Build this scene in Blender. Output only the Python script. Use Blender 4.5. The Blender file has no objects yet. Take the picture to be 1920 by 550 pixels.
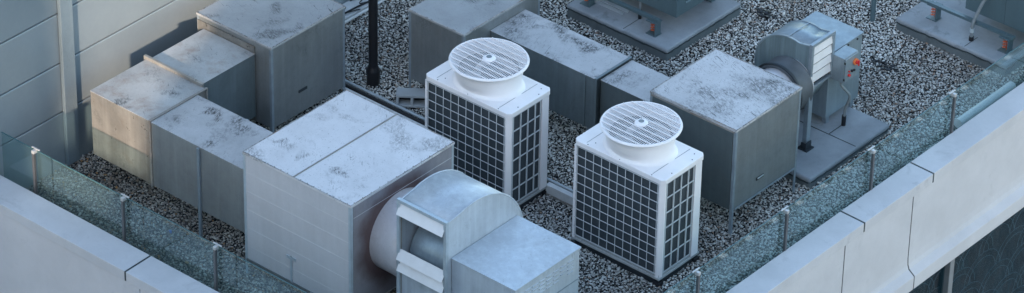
import bpy, bmesh, math, random
import numpy as np
from mathutils import Vector, Matrix
random.seed(7)
rng = np.random.default_rng(11)
sc = bpy.context.scene
COL = sc.collection
PI = math.pi

# ------------------------------------------------------------------ materials
class NT:
    def __init__(s, name):
        s.m = bpy.data.materials.new(name); s.m.use_nodes = True
        s.t = s.m.node_tree; s.t.nodes.clear()
        s.out = s.n('ShaderNodeOutputMaterial')
    def n(s, typ, **kw):
        nd = s.t.nodes.new(typ)
        for k, v in kw.items(): setattr(nd, k, v)
        return nd
    def l(s, a, b): s.t.links.new(a, b)
    def coords(s, rnd=True, kind='Object'):
        tc = s.n('ShaderNodeTexCoord'); c = tc.outputs[kind]
        if rnd:
            oi = s.n('ShaderNodeObjectInfo'); mu = s.n('ShaderNodeMath', operation='MULTIPLY'); mu.inputs[1].default_value = 37.0
            s.l(oi.outputs['Random'], mu.inputs[0])
            ad = s.n('ShaderNodeVectorMath', operation='ADD'); s.l(c, ad.inputs[0]); s.l(mu.outputs[0], ad.inputs[1]); c = ad.outputs[0]
        return c
    def mapping(s, c, scale=(1,1,1), rot=(0,0,0)):
        m = s.n('ShaderNodeMapping'); m.inputs['Rotation'].default_value = rot; m.inputs['Scale'].default_value = scale
        m2 = s.n('ShaderNodeMapping'); m2.inputs['Rotation'].default_value = rot
        s.l(c, m2.inputs[0]); m.inputs['Rotation'].default_value = (0,0,0); s.l(m2.outputs[0], m.inputs[0]); return m.outputs[0]
    def noise(s, c, scale, detail=4, rough=.55, dist=0):
        n = s.n('ShaderNodeTexNoise'); s.l(c, n.inputs['Vector'])
        n.inputs['Scale'].default_value = scale; n.inputs['Detail'].default_value = detail
        n.inputs['Roughness'].default_value = rough; n.inputs['Distortion'].default_value = dist
        return n.outputs[0]
    def ramp(s, v, a, b, lo=0., hi=1.):
        r = s.n('ShaderNodeMapRange'); s.l(v, r.inputs[0]); r.inputs[1].default_value = a; r.inputs[2].default_value = b
        r.inputs[3].default_value = lo; r.inputs[4].default_value = hi; r.clamp = True; return r.outputs[0]
    def mul(s, a, b):
        m = s.n('ShaderNodeMath', operation='MULTIPLY')
        for i, x in enumerate((a, b)):
            if isinstance(x, (int, float)): m.inputs[i].default_value = x
            else: s.l(x, m.inputs[i])
        return m.outputs[0]
    def mix(s, f, a, b):
        m = s.n('ShaderNodeMix', data_type='RGBA')
        if isinstance(f, (int, float)): m.inputs[0].default_value = f
        else: s.l(f, m.inputs[0])
        for i, x in ((6, a), (7, b)):
            if isinstance(x, tuple): m.inputs[i].default_value = (*x, 1)
            else: s.l(x, m.inputs[i])
        return m.outputs[2]
    def bump(s, h, strength=.2, dist=.01, prev=None):
        b = s.n('ShaderNodeBump'); b.inputs['Strength'].default_value = strength; b.inputs['Distance'].default_value = dist
        s.l(h, b.inputs['Height'])
        if prev: s.l(prev, b.inputs['Normal'])
        return b.outputs[0]
    def bsdf(s, color, rough=.5, metal=0., normal=None, spec=None):
        b = s.n('ShaderNodeBsdfPrincipled')
        if isinstance(color, tuple): b.inputs['Base Color'].default_value = (*color, 1)
        else: s.l(color, b.inputs['Base Color'])
        if isinstance(rough, (int, float)): b.inputs['Roughness'].default_value = rough
        else: s.l(rough, b.inputs['Roughness'])
        b.inputs['Metallic'].default_value = metal
        if spec is not None: b.inputs['Specular IOR Level'].default_value = spec
        if normal: s.l(normal, b.inputs['Normal'])
        s.l(b.outputs[0], s.out.inputs[0]); return b

def plain(name, col, rough=.5, metal=0., var=.12, scale=6, bump=.05):
    t = NT(name); c = t.coords()
    n = t.noise(c, scale, 6, .6)
    dark = tuple(x*(1-var*2) for x in col)
    colr = t.mix(t.ramp(n, .3, .7), dark, col)
    b = t.bump(t.noise(c, scale*6, 3), bump, .01)
    t.bsdf(colr, rough, metal, b); return t.m

def sheet(name, col, rough=.45, metal=.25, dirt=(.03,.035,.04), smudge=.5, scratch=.6, mottle=.12, speck=.3, rust=0., streak=0., rot=.6, spangle=.06, dent=.25, zseam=None, ring=None, smud_scale=2.2, grit=.62, lo=.57, core=.0, sth=.66, smk=.50):
    """weathered sheet metal: mottling, black smudges, fine scratches, specks, rust, running streaks"""
    t = NT(name); c = t.coords()
    n1 = t.noise(c, 1.1, 6, .62, .3); n2 = t.noise(c, 9, 5, .65)
    cc = t.mix(t.ramp(n1, .32, .68), tuple(x*(1-mottle*2) for x in col), col)
    cc = t.mix(t.mul(t.ramp(n2, .35, .75), mottle), cc, tuple(x*.6 for x in col))
    if spangle:
        v = t.n('ShaderNodeTexVoronoi'); t.l(c, v.inputs['Vector']); v.inputs['Scale'].default_value = 60
        sp = t.n('ShaderNodeSeparateColor'); t.l(v.outputs['Color'], sp.inputs[0])
        cc = t.mix(t.mul(sp.outputs[0], spangle), cc, tuple(min(1, x*1.5) for x in col))
    # smudges: large mask x ragged fine noise
    if smudge:
        msk = t.ramp(t.noise(c, smud_scale, 5, .55, .25), lo, lo+.11)
        rag = t.ramp(t.noise(t.mapping(c, (6, 11, 9), (0, 0, rot)), 3.2, 8, .8, .4), .44, .56)
        cc = t.mix(t.mul(t.mul(msk, rag), smudge), cc, dirt)
        big = t.ramp(t.noise(t.mapping(c, (1, 1.6, 1), (0, 0, rot)), smud_scale*.8, 6, .7, .2), .50, .78)
        cc = t.mix(t.mul(big, smudge*.45), cc, tuple(x*.42 for x in col))
    if core:
        m = t.mul(t.ramp(t.noise(c, smud_scale*1.3, 3, .5), .63, .69), t.ramp(t.noise(t.mapping(c, (9, 44, 9), (0, 0, rot)), 1.8, 7, .8, .3), .45, .56))
        cc = t.mix(t.mul(m, core), cc, (.012,.014,.018))
    if scratch:
        msk = t.ramp(t.noise(c, 1.9, 4, .6, .5), smk, smk+.12)
        s1 = t.ramp(t.noise(t.mapping(c, (4.5, 52, 5), (0, 0, rot)), 1.2, 2, .5, .9), sth, sth+.04)
        s2 = t.ramp(t.noise(t.mapping(c, (7, 60, 5), (0, 0, rot+.7)), 1.2, 2, .5, 1.6), sth+.01, sth+.05)
        cc = t.mix(t.mul(t.mul(msk, s1), scratch), cc, dirt)
        cc = t.mix(t.mul(t.mul(msk, s2), scratch*.8), cc, dirt)
    if speck:
        cc = t.mix(t.mul(t.ramp(t.noise(c, 42, 3, .7), grit, grit+.07), speck), cc, dirt)
    if streak:
        m = t.ramp(t.noise(t.mapping(c, (9, 9, .5)), 1.3, 5, .6), .45, .75)
        cc = t.mix(t.mul(m, streak), cc, tuple(min(1, x*1.7) for x in col))
        m = t.ramp(t.noise(t.mapping(c, (14, 14, .7)), 1.7, 4, .6), .52, .72)
        cc = t.mix(t.mul(m, streak*.7), cc, tuple(x*.45 for x in col))
    if rust:
        m = t.ramp(t.noise(c, 3.2, 7, .7, .4), .52, .72)
        cc = t.mix(t.mul(m, rust), cc, (.20, .115, .07))
    if ring:   # rusty stain that runs around a pipe collar: ring = (centre y, centre z, radius)
        tc = t.n('ShaderNodeTexCoord'); sx = t.n('ShaderNodeSeparateXYZ'); t.l(tc.outputs['Object'], sx.inputs[0])
        cb = t.n('ShaderNodeCombineXYZ'); t.l(sx.outputs[1], cb.inputs[1]); t.l(sx.outputs[2], cb.inputs[2])
        ds = t.n('ShaderNodeVectorMath', operation='DISTANCE'); t.l(cb.outputs[0], ds.inputs[0]); ds.inputs[1].default_value = (0, ring[0], ring[1])
        nz = t.ramp(t.noise(c, 3, 4), .3, .7, -.07, .07); ad = t.n('ShaderNodeMath', operation='ADD'); t.l(ds.outputs['Value'], ad.inputs[0]); t.l(nz, ad.inputs[1])
        m = t.ramp(ad.outputs[0], ring[2]+.05, ring[2]+.22, 1, 0)
        cc = t.mix(t.mul(m, .9), cc, (.085, .045, .045))
        cc = t.mix(t.mul(t.ramp(ad.outputs[0], ring[2]-.05, ring[2]+.45, 1, 0), .35), cc, (.2, .13, .12))
    b = t.bump(t.noise(c, 2.0, 2), dent, .03)
    b = t.bump(n2, .05, .004, b)
    rg = t.ramp(n2, .3, .7, rough-.08, rough+.12)
    t.bsdf(cc, rg, metal, b)
    return t.m

M = {}
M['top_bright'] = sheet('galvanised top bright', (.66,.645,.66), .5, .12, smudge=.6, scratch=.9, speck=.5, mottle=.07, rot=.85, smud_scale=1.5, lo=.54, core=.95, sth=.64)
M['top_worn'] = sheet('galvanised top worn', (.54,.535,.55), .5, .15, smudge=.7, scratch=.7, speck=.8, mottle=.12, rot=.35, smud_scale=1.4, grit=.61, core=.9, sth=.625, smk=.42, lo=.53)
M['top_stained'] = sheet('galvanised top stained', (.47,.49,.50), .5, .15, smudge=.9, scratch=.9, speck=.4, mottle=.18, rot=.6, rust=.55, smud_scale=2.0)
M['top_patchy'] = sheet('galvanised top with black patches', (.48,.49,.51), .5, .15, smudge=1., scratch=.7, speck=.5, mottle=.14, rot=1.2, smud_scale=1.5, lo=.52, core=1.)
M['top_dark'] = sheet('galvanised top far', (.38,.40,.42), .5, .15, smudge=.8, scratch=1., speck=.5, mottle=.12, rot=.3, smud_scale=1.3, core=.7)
M['side_grey'] = sheet('galvanised side grey', (.27,.295,.305), .36, .5, smudge=.3, scratch=.2, speck=.15, mottle=.14, streak=.16, rust=.1)  # sides darkened against the tops: falloff of light put into base colour
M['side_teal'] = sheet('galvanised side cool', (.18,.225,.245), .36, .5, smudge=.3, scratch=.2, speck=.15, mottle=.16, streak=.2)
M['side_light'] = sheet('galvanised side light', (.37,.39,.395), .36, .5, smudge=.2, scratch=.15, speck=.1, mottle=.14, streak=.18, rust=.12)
M['side_shaded'] = sheet('galvanised side shaded', (.115,.145,.155), .38, .45, smudge=.2, scratch=.15, speck=.1, mottle=.12, streak=.14, rust=.1)  # shade of the darkest faces put into the base colour
M['elbow_side'] = sheet('galvanised elbow side', (.40,.39,.365), .33, .55, smudge=.3, scratch=.2, speck=.1, mottle=.25, streak=.2, rust=.35)
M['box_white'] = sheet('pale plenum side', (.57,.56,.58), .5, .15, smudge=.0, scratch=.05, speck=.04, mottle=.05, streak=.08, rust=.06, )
M['box_stained_shaded'] = sheet('stained and shaded plenum side', (.33,.325,.355), .45, .25, smudge=.1, scratch=.1, speck=.1, mottle=.15, streak=.12, rust=.15, ring=(.84, 1.05, .56))  # rust ring is real stain; darker base carries this face's shade
M['fan_pale'] = sheet('pale painted fan casing', (.52,.575,.635), .42, .15, smudge=.25, scratch=.3, speck=.25, mottle=.12, streak=.2, spangle=.03, rust=.06)
M['fan_zinc'] = sheet('zinc fan casing', (.20,.27,.30), .38, .4, smudge=.1, scratch=.1, speck=.08, mottle=.16, streak=.5)
M['fan_zinc_plain'] = sheet('zinc fan casing plain', (.28,.345,.39), .38, .35, smudge=.05, scratch=.1, speck=.2, mottle=.16, streak=.2, rust=.08)
M['pipe_white'] = sheet('white spigot', (.60,.58,.60), .35, .2, smudge=.1, scratch=.05, speck=.2, mottle=.08, streak=.1, rust=.22)
M['unit_white'] = plain('white powder coated steel', (.84,.81,.82), .38, 0, .05, 3, .02)
M['unit_cowl'] = plain('white cowl plastic', (.84,.81,.81), .4, 0, .03, 3, .02)
M['wire_white'] = plain('white coated wire', (.52,.55,.57), .45, 0, .05, 8, .02)
M['sill'] = sheet('dusty white sill', (.48,.50,.50), .6, 0, smudge=.2, scratch=.2, speck=.2, mottle=.2, rust=.25)
M['flap'] = plain('white louver flap', (.74,.73,.74), .45, 0, .06, 5, .05)
M['angle'] = plain('galvanised angle', (.30,.36,.41), .4, .4, .12, 8, .05)
M['angle_pale'] = plain('pale galvanised angle', (.48,.55,.60), .4, .3, .1, 8, .05)
M['dark_steel'] = plain('dark steel', (.035,.045,.055), .5, .3, .2, 8, .05)
M['black'] = plain('black plastic', (.012,.013,.017), .45, 0, .2, 8, .05)
M['rubber'] = plain('dark grey rubber', (.10,.115,.13), .6, 0, .2, 5, .15)
M['orange'] = plain('orange spring paint', (.62,.13,.06), .45, 0, .15, 9, .05)
M['red'] = plain('red plastic', (.60,.03,.03), .4, 0, .05, 8, .02)
M['yellow'] = plain('orange plastic', (.75,.20,.06), .4, 0, .05, 8, .02)
M['grey_conduit'] = plain('grey conduit', (.22,.25,.27), .5, .1, .1, 20, .1)
M['body_teal'] = sheet('grey green unit body', (.10,.155,.18), .4, .2, smudge=.1, scratch=.1, speck=.05, mottle=.08, streak=.1)
M['white_trim'] = plain('white trim', (.60,.62,.63), .5, 0, .1, 6, .05)
M['blue_litter'] = plain('blue plastic litter', (.03,.14,.55), .4, 0, .2, 30, .1)
M['post_steel'] = plain('brushed post steel', (.17,.17,.175), .35, .6, .1, 20, .03)
M['clamp_steel'] = plain('pale clamp steel', (.55,.55,.55), .35, .3, .1, 20, .03)
M['rust_edge'] = sheet('rusty flange', (.34,.33,.31), .5, .2, smudge=.3, scratch=.2, speck=.5, mottle=.2, rust=.8)

M['rim_worn'] = sheet('worn folded rim', (.50,.49,.48), .5, .15, smudge=.8, scratch=.3, speck=.9, mottle=.25, rust=1.0, lo=.45, grit=.56)
def mk_fins(name, scale, axis):
    t = NT(name); c = t.coords(False)
    w = t.n('ShaderNodeTexWave', wave_type='BANDS', bands_direction=axis); t.l(c, w.inputs[0]); w.inputs['Scale'].default_value = scale
    w.inputs['Distortion'].default_value = .2
    cc = t.mix(w.outputs['Fac'], (.032,.042,.05), (.10,.125,.145))
    cc = t.mix(t.mul(t.ramp(t.noise(c, 2.5, 5), .4, .7), .4), cc, (.09,.10,.11))
    t.bsdf(cc, .5, .4, t.bump(w.outputs['Fac'], .3, .004)); return t.m
M['coil_x'] = mk_fins('coil fins', 26, 'Z')

def mk_concrete(name, col, var=.1, rough=.85, stain=.3, dark=(.05,.06,.065), scale=1., joint=None):
    t = NT(name); c = t.coords(False)
    n = t.noise(c, 1.7*scale, 7, .62, .2); f = t.noise(c, 30*scale, 5, .7); g = t.noise(c, 120, 3, .6)
    cc = t.mix(t.ramp(n, .3, .7), tuple(x*(1-var*1.6) for x in col), tuple(min(1, x*(1+var*.5)) for x in col))
    cc = t.mix(t.mul(t.ramp(g, .35, .75), .25), cc, tuple(x*.72 for x in col))
    cc = t.mix(t.mul(t.ramp(f, .55, .75), stain*.5), cc, dark)
    cc = t.mix(t.mul(t.ramp(t.noise(c, 3.1, 6, .7, .5), .58, .68), stain), cc, dark)
    b = t.bump(f, .18, .006); b = t.bump(n, .2, .02, b)
    t.bsdf(cc, rough, 0, b, .3); return t.m
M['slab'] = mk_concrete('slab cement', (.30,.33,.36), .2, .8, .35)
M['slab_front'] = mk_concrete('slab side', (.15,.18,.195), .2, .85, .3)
M['coping'] = mk_concrete('coping stone paint', (.57,.56,.575), .09, .8, .14)
M['fascia'] = mk_concrete('fascia paint', (.59,.575,.59), .07, .8, .08)
M['cmu'] = mk_concrete('concrete block', (.40,.43,.45), .12, .9, .15)
M['joint'] = plain('joint sealant', (.03,.045,.05), .7, 0, .2, 8, .05)
M['joint_b'] = plain('brown joint sealant', (.06,.055,.055), .7, 0, .2, 8, .05)

def mk_wall():
    t = NT('aluminium cladding'); c = t.coords(True)
    n = t.noise(c, .7, 4, .5); f = t.noise(c, 14, 4, .6)
    cc = t.mix(t.ramp(n, .3, .7), (.22,.265,.295), (.285,.33,.36))
    cc = t.mix(t.mul(t.ramp(f, .4, .7), .08), cc, (.15,.17,.2))
    t.bsdf(cc, .42, .25, t.bump(n, .3, .05)); return t.m
M['wall'] = mk_wall()
M['wall_post'] = sheet('cladding pilaster', (.24,.30,.34), .45, .25, smudge=.1, scratch=.15, speck=.15, mottle=.12)
M['sun_block'] = mk_concrete('shading concrete', (.28,.29,.31), .1, .9, .1)

def mk_glass(name, tint, gloss=.10, haze=.06, hcol=(.35,.52,.52)):
    t = NT(name)
    tr = t.n('ShaderNodeBsdfTransparent'); tr.inputs[0].default_value = (*tint, 1)
    gl = t.n('ShaderNodeBsdfGlossy'); gl.inputs['Roughness'].default_value = .02; gl.inputs[0].default_value = (.9,.97,1,1)
    df = t.n('ShaderNodeBsdfDiffuse'); df.inputs[0].default_value = (*hcol, 1)
    fr = t.n('ShaderNodeLayerWeight'); fr.inputs[0].default_value = .12
    m0 = t.n('ShaderNodeMixShader')
    c = t.coords(False); hz = t.ramp(t.noise(c, 1.5, 5, .6), .3, .7, haze*.6, haze*1.4)
    t.l(hz, m0.inputs[0]); t.l(tr.outputs[0], m0.inputs[1]); t.l(df.outputs[0], m0.inputs[2])
    m1 = t.n('ShaderNodeMixShader'); t.l(t.ramp(fr.outputs['Facing'], 0, 1, .03, .5), m1.inputs[0]); t.l(m0.outputs[0], m1.inputs[1]); t.l(gl.outputs[0], m1.inputs[2])
    t.l(m1.outputs[0], t.out.inputs[0]); return t.m
M['glass'] = mk_glass('balustrade glass', (.79,.885,.89), haze=.045)
M['glass_edge'] = plain('glass edge green', (.06,.14,.15), .2, 0, .1, 5, 0)
M['glass_edge_pale'] = plain('glass edge pale', (.45,.58,.6), .2, 0, .1, 5, 0)

def mk_gravel():
    t = NT('river pebbles')
    g = t.n('ShaderNodeNewGeometry'); rd = g.outputs['Random Per Island']
    r = t.n('ShaderNodeValToRGB'); t.l(rd, r.inputs[0]); cr = r.color_ramp; cr.interpolation = 'CONSTANT'
    st = [(0,(.66,.67,.66)),(.20,(.46,.47,.46)),(.36,(.80,.81,.80)),(.50,(.24,.25,.25)),(.58,(.36,.35,.32)),(.66,(.10,.105,.11)),(.76,(.56,.56,.54)),(.88,(.035,.038,.042)),(.94,(.74,.73,.70)),(.975,(.34,.24,.19))]
    while len(cr.elements) < len(st): cr.elements.new(.5)
    for e, (p, c) in zip(cr.elements, st): e.position = p; e.color = (*c, 1)
    r2 = t.n('ShaderNodeValToRGB'); t.l(rd, r2.inputs[0]); cr = r2.color_ramp; cr.interpolation = 'CONSTANT'
    st = [(0,(.34,.29,.25)),(.18,(.20,.15,.12)),(.32,(.50,.45,.40)),(.46,(.15,.12,.10)),(.56,(.27,.20,.155)),(.7,(.40,.37,.33)),(.82,(.06,.05,.05)),(.92,(.62,.58,.52)),(.97,(.42,.22,.08))]
    while len(cr.elements) < len(st): cr.elements.new(.5)
    for e, (p, c) in zip(cr.elements, st): e.position = p; e.color = (*c, 1)
    # the stones along the left-hand end of the roof are brown with dirt
    sx = t.n('ShaderNodeSeparateXYZ'); t.l(g.outputs['Position'], sx.inputs[0])
    ad = t.n('ShaderNodeMath', operation='MULTIPLY_ADD'); t.l(t.noise(g.outputs['Position'], .9, 4, .6), ad.inputs[0]); ad.inputs[1].default_value = 2.2; 
    t.l(sx.outputs[1], ad.inputs[2])
    m = t.ramp(ad.outputs[0], -3.2, -1.6, .95, .0)
    mossy = t.ramp(t.noise(g.outputs['Position'], .55, 5, .6, .3), .48, .66, 0, .6)
    cc = t.mix(m, t.mix(.12, r.outputs[0], (.38,.33,.26)), r2.outputs[0])
    cc = t.mix(mossy, cc, t.mix(.5, r2.outputs[0], (.03,.032,.035)))
    t.bsdf(cc, .6, 0, t.bump(t.noise(g.outputs['Position'], 90, 3), .2, .004), .4); return t.m
M['gravel'] = mk_gravel()
M['bed'] = mk_concrete('dark gravel bed', (.035,.038,.042), .4, .95, .5)

def mk_window():
    t = NT('dark facade glass'); c = t.coords(False)
    n = t.noise(c, .9, 3, .5, .8)
    v = t.n('ShaderNodeTexWave', wave_type='RINGS'); t.l(t.mapping(c, (1, 1, .6)), v.inputs[0]); v.inputs['Scale'].default_value = .8; v.inputs['Distortion'].default_value = 6; v.inputs['Detail'].default_value = 1; v.inputs['Detail Scale'].default_value = .7
    b = t.bump(v.outputs['Fac'], .12, .05); b = t.bump(n, .3, .05, b)
    df = t.n('ShaderNodeBsdfPrincipled'); df.inputs['Base Color'].default_value = (.006,.018,.026,1); df.inputs['Roughness'].default_value = .06
    df.inputs['Specular IOR Level'].default_value = .9; t.l(b, df.inputs['Normal'])
    tr = t.n('ShaderNodeBsdfTransparent'); tr.inputs[0].default_value = (.6,.8,.85,1)
    m = t.n('ShaderNodeMixShader'); m.inputs[0].default_value = .30; t.l(tr.outputs[0], m.inputs[1]); t.l(df.outputs[0], m.inputs[2])
    t.l(m.outputs[0], t.out.inputs[0]); return t.m
M['window'] = mk_window()
def mk_street():
    t = NT('street paving'); c = t.coords(False)
    w = t.n('ShaderNodeTexWave', wave_type='RINGS'); t.l(t.mapping(c, (1, 1, 0)), w.inputs[0]); w.inputs['Scale'].default_value = .32; w.inputs['Distortion'].default_value = 2.5; w.inputs['Detail Scale'].default_value = .3
    b = t.n('ShaderNodeTexBrick'); t.l(c, b.inputs[0]); b.inputs['Scale'].default_value = .5; b.inputs['Mortar Size'].default_value = .03
    b.inputs['Color1'].default_value = (.05,.05,.055,1); b.inputs['Color2'].default_value = (.09,.09,.095,1); b.inputs['Mortar'].default_value = (.3,.3,.3,1)
    cc = t.mix(t.ramp(w.outputs['Fac'], .86, .95), b.outputs[0], (.75,.75,.75))  # pale rings added for the window glass to reflect
    t.bsdf(cc, .8); return t.m
M['street'] = mk_street()
M['curtain'] = plain('teal curtain', (.13,.20,.23), .8, 0, .3, 3, .1)
M['reflection'] = plain('pale screen wire', (.42,.56,.62), .5, 0, .2, 3, 0)  # tone of the arcs that stand in for reflected lines
M['frame_alu'] = plain('grey window frame', (.27,.29,.30), .4, .3, .1, 8, .05)

# ------------------------------------------------------------------ mesh helpers
class MB:
    def __init__(s): s.v = []; s.f = []
    def add(s, vs, fs):
        o = len(s.v); s.v += [tuple(v) for v in vs]; s.f += [tuple(o+i for i in f) for f in fs]; return s
    def box(s, x0, x1, y0, y1, z0, z1):
        return s.add([(x0,y0,z0),(x1,y0,z0),(x1,y1,z0),(x0,y1,z0),(x0,y0,z1),(x1,y0,z1),(x1,y1,z1),(x0,y1,z1)],
                     [(3,2,1,0),(4,5,6,7),(0,1,5,4),(1,2,6,5),(2,3,7,6),(3,0,4,7)])
    def prism(s, pts, ax, a0, a1):
        """pts: 2D outline in the two axes other than ax (in order), extruded a0..a1 along ax"""
        n = len(pts)
        def mk(p, a):
            q = [0,0,0]; o = [i for i in range(3) if i != ax]; q[o[0]] = p[0]; q[o[1]] = p[1]; q[ax] = a; return q
        return s.add([mk(p, a0) for p in pts]+[mk(p, a1) for p in pts],
                     [tuple(range(n))[::-1], tuple(range(n, 2*n))]+[(i,(i+1)%n,n+(i+1)%n,n+i) for i in range(n)])
    def cyl(s, p0, p1, r0, r1=None, n=24, caps=True):
        if r1 is None: r1 = r0
        p0 = Vector(p0); p1 = Vector(p1); d = (p1-p0).normalized()
        u = d.orthogonal().normalized(); w = d.cross(u)
        vs = []
        for p, r in ((p0, r0), (p1, r1)):
            for i in range(n):
                a = 2*PI*i/n; vs.append(p+u*(r*math.cos(a))+w*(r*math.sin(a)))
        fs = [(i,(i+1)%n,n+(i+1)%n,n+i) for i in range(n)]
        if caps: fs += [tuple(range(n))[::-1], tuple(range(n, 2*n))]
        return s.add(vs, fs)
    def lathe(s, c, ax, prof, n=48):
        """prof: list of (radius, distance along ax); open surface"""
        d = Vector(ax).normalized(); u = d.orthogonal().normalized(); w = d.cross(u); c = Vector(c); vs = []
        for r, h in prof:
            for i in range(n):
                a = 2*PI*i/n; vs.append(c+d*h+u*(r*math.cos(a))+w*(r*math.sin(a)))
        fs = []
        for k in range(len(prof)-1):
            for i in range(n): fs.append((k*n+i, k*n+(i+1)%n, (k+1)*n+(i+1)%n, (k+1)*n+i))
        return s.add(vs, fs)
    def tube(s, path, r, n=10):
        ps = [Vector(p) for p in path]; vs = []; m = len(ps); up = None
        for i, p in enumerate(ps):
            d = (ps[min(i+1, m-1)]-ps[max(i-1, 0)]).normalized()
            if up is None: up = d.orthogonal().normalized()
            u = (up-d*up.dot(d)).normalized(); up = u; w = d.cross(u)
            for k in range(n):
                a = 2*PI*k/n; vs.append(p+u*(r*math.cos(a))+w*(r*math.sin(a)))
        fs = [(i*n+k, i*n+(k+1)%n, (i+1)*n+(k+1)%n, (i+1)*n+k) for i in range(m-1) for k in range(n)]
        fs += [tuple(range(n))[::-1], tuple(range((m-1)*n, m*n))]
        return s.add(vs, fs)
    def map(s, fn): s.v = [tuple(fn(v)) for v in s.v]; return s
    def build(s, name, mat, parent=None, smooth=False, bevel=0., seg=2):
        o = Vector(parent_loc(parent)) if parent else Vector((0,0,0))
        me = bpy.data.meshes.new(name)
        me.from_pydata([tuple(Vector(v)-o) for v in s.v], [], s.f)
        bm = bmesh.new(); bm.from_mesh(me); bmesh.ops.recalc_face_normals(bm, faces=bm.faces); bm.to_mesh(me); bm.free()
        ob = bpy.data.objects.new(name, me); COL.objects.link(ob)
        me.materials.append(mat if not isinstance(mat, str) else M[mat])
        if smooth:
            me.polygons.foreach_set('use_smooth', [True]*len(me.polygons))
            me.set_sharp_from_angle(angle=math.radians(38))
        if bevel:
            b = ob.modifiers.new('Bevel', 'BEVEL'); b.width = bevel; b.segments = seg; b.limit_method = 'ANGLE'
        if parent: ob.parent = parent
        return ob
def parent_loc(p):
    l = Vector((0,0,0))
    while p: l = l+p.location; p = p.parent
    return l
def tag(o, label=None, cat=None, group=None, kind=None):
    if label: o['label'] = label
    if cat: o['category'] = cat
    if group: o['group'] = group
    if kind: o['kind'] = kind
    return o
def thing(name, loc, label, cat, group=None):
    o = bpy.data.objects.new(name, None); COL.objects.link(o); o.location = loc; o.empty_display_size = .2
    return tag(o, label, cat, group)
def copy_tree(o, parent=None):
    c = o.copy(); COL.objects.link(c); c.parent = parent
    for ch in list(o.children): copy_tree(ch, c)
    return c
def arc(c, r, a0, a1, n): return [(c[0]+r*math.cos(a0+(a1-a0)*i/n), c[1]+r*math.sin(a0+(a1-a0)*i/n)) for i in range(n+1)]

# ------------------------------------------------------------------ setting: roof, gravel, parapets
MB().box(-4.6, 4.05, -5.3, 14, -.25, -.02).build('roof_ground', 'bed')['kind'] = 'structure'

SOLID = [(-2.0,-.18,3.0,4.65),(1.6,3.4,5.77,8.5),(1.45,3.06,1.84,3.6)]
def gravel():
    t_ = (1+5**.5)/2
    ico = np.array([(-1,t_,0),(1,t_,0),(-1,-t_,0),(1,-t_,0),(0,-1,t_),(0,1,t_),(0,-1,-t_),(0,1,-t_),(t_,0,-1),(t_,0,1),(-t_,0,-1),(-t_,0,1)])/math.sqrt(1+t_*t_)
    fc = np.array([(0,11,5),(0,5,1),(0,1,7),(0,7,10),(0,10,11),(1,5,9),(5,11,4),(11,10,2),(10,7,6),(7,1,8),(3,9,4),(3,4,2),(3,2,6),(3,6,8),(3,8,9),(4,9,5),(2,4,11),(6,2,10),(8,6,7),(9,8,1)])
    sp = .027
    xs = np.arange(-4.36, 4.04, sp); ys = np.arange(-5.26, 8.6, sp)
    X, Y = np.meshgrid(xs, ys); X = X.ravel(); Y = Y.ravel()
    X = X+rng.uniform(-.5,.5,X.size)*sp; Y = Y+rng.uniform(-.5,.5,Y.size)*sp
    # keep the part of the roof the picture could plausibly see
    keep = (Y < X*1.0+7.6) & (Y > X*1.0-8.2)
    for a,b,c,d in SOLID: keep &= ~((X>a+.04)&(X<b-.04)&(Y>c+.04)&(Y<d-.04))
    X = X[keep]; Y = Y[keep]; n = X.size
    big = rng.random(n)
    s = rng.uniform(.0085,.0175,n)*(1+.5*(big>.94))
    sc3 = np.stack([s*rng.uniform(.9,1.5,n), s*rng.uniform(.8,1.15,n), s*rng.uniform(.55,.85,n)],1)
    a = rng.uniform(0,2*PI,n); tl = rng.uniform(-.5,.5,n)
    v = ico[None]*sc3[:,None,:]*rng.uniform(.72,1.2,(n,12,1))
    ct, st = np.cos(tl)[:,None], np.sin(tl)[:,None]
    v = np.stack([v[...,0]*ct-v[...,2]*st, v[...,1], v[...,0]*st+v[...,2]*ct],-1)
    ca, sa = np.cos(a)[:,None], np.sin(a)[:,None]
    v = np.stack([v[...,0]*ca-v[...,1]*sa, v[...,0]*sa+v[...,1]*ca, v[...,2]],-1)
    und = .012*np.sin(X*2.3+1)*np.cos(Y*1.9)+.006*np.sin(X*7)*np.sin(Y*6+2)
    v += np.stack([X, Y, rng.uniform(-.008,.016,n)+und],1)[:,None,:]
    f = fc[None]+(np.arange(n)*12)[:,None,None]
    me = bpy.data.meshes.new('gravel'); V = v.reshape(-1,3).astype(np.float32); F = f.reshape(-1,3).astype(np.int32)
    me.vertices.add(len(V)); me.vertices.foreach_set('co', V.ravel())
    me.loops.add(F.size); me.loops.foreach_set('vertex_index', F.ravel())
    me.polygons.add(len(F)); me.polygons.foreach_set('loop_start', np.arange(0,F.size,3,dtype=np.int32)); me.polygons.foreach_set('loop_total', np.full(len(F),3,dtype=np.int32))
    me.update(); me.validate()
    me.polygons.foreach_set('use_smooth', [True]*len(F))
    me.materials.append(M['gravel'])
    o = bpy.data.objects.new('gravel', me); COL.objects.link(o)
    tag(o, 'loose mixed white, grey and dark pebbles covering the flat roof', 'gravel', kind='stuff')
gravel()

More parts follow.
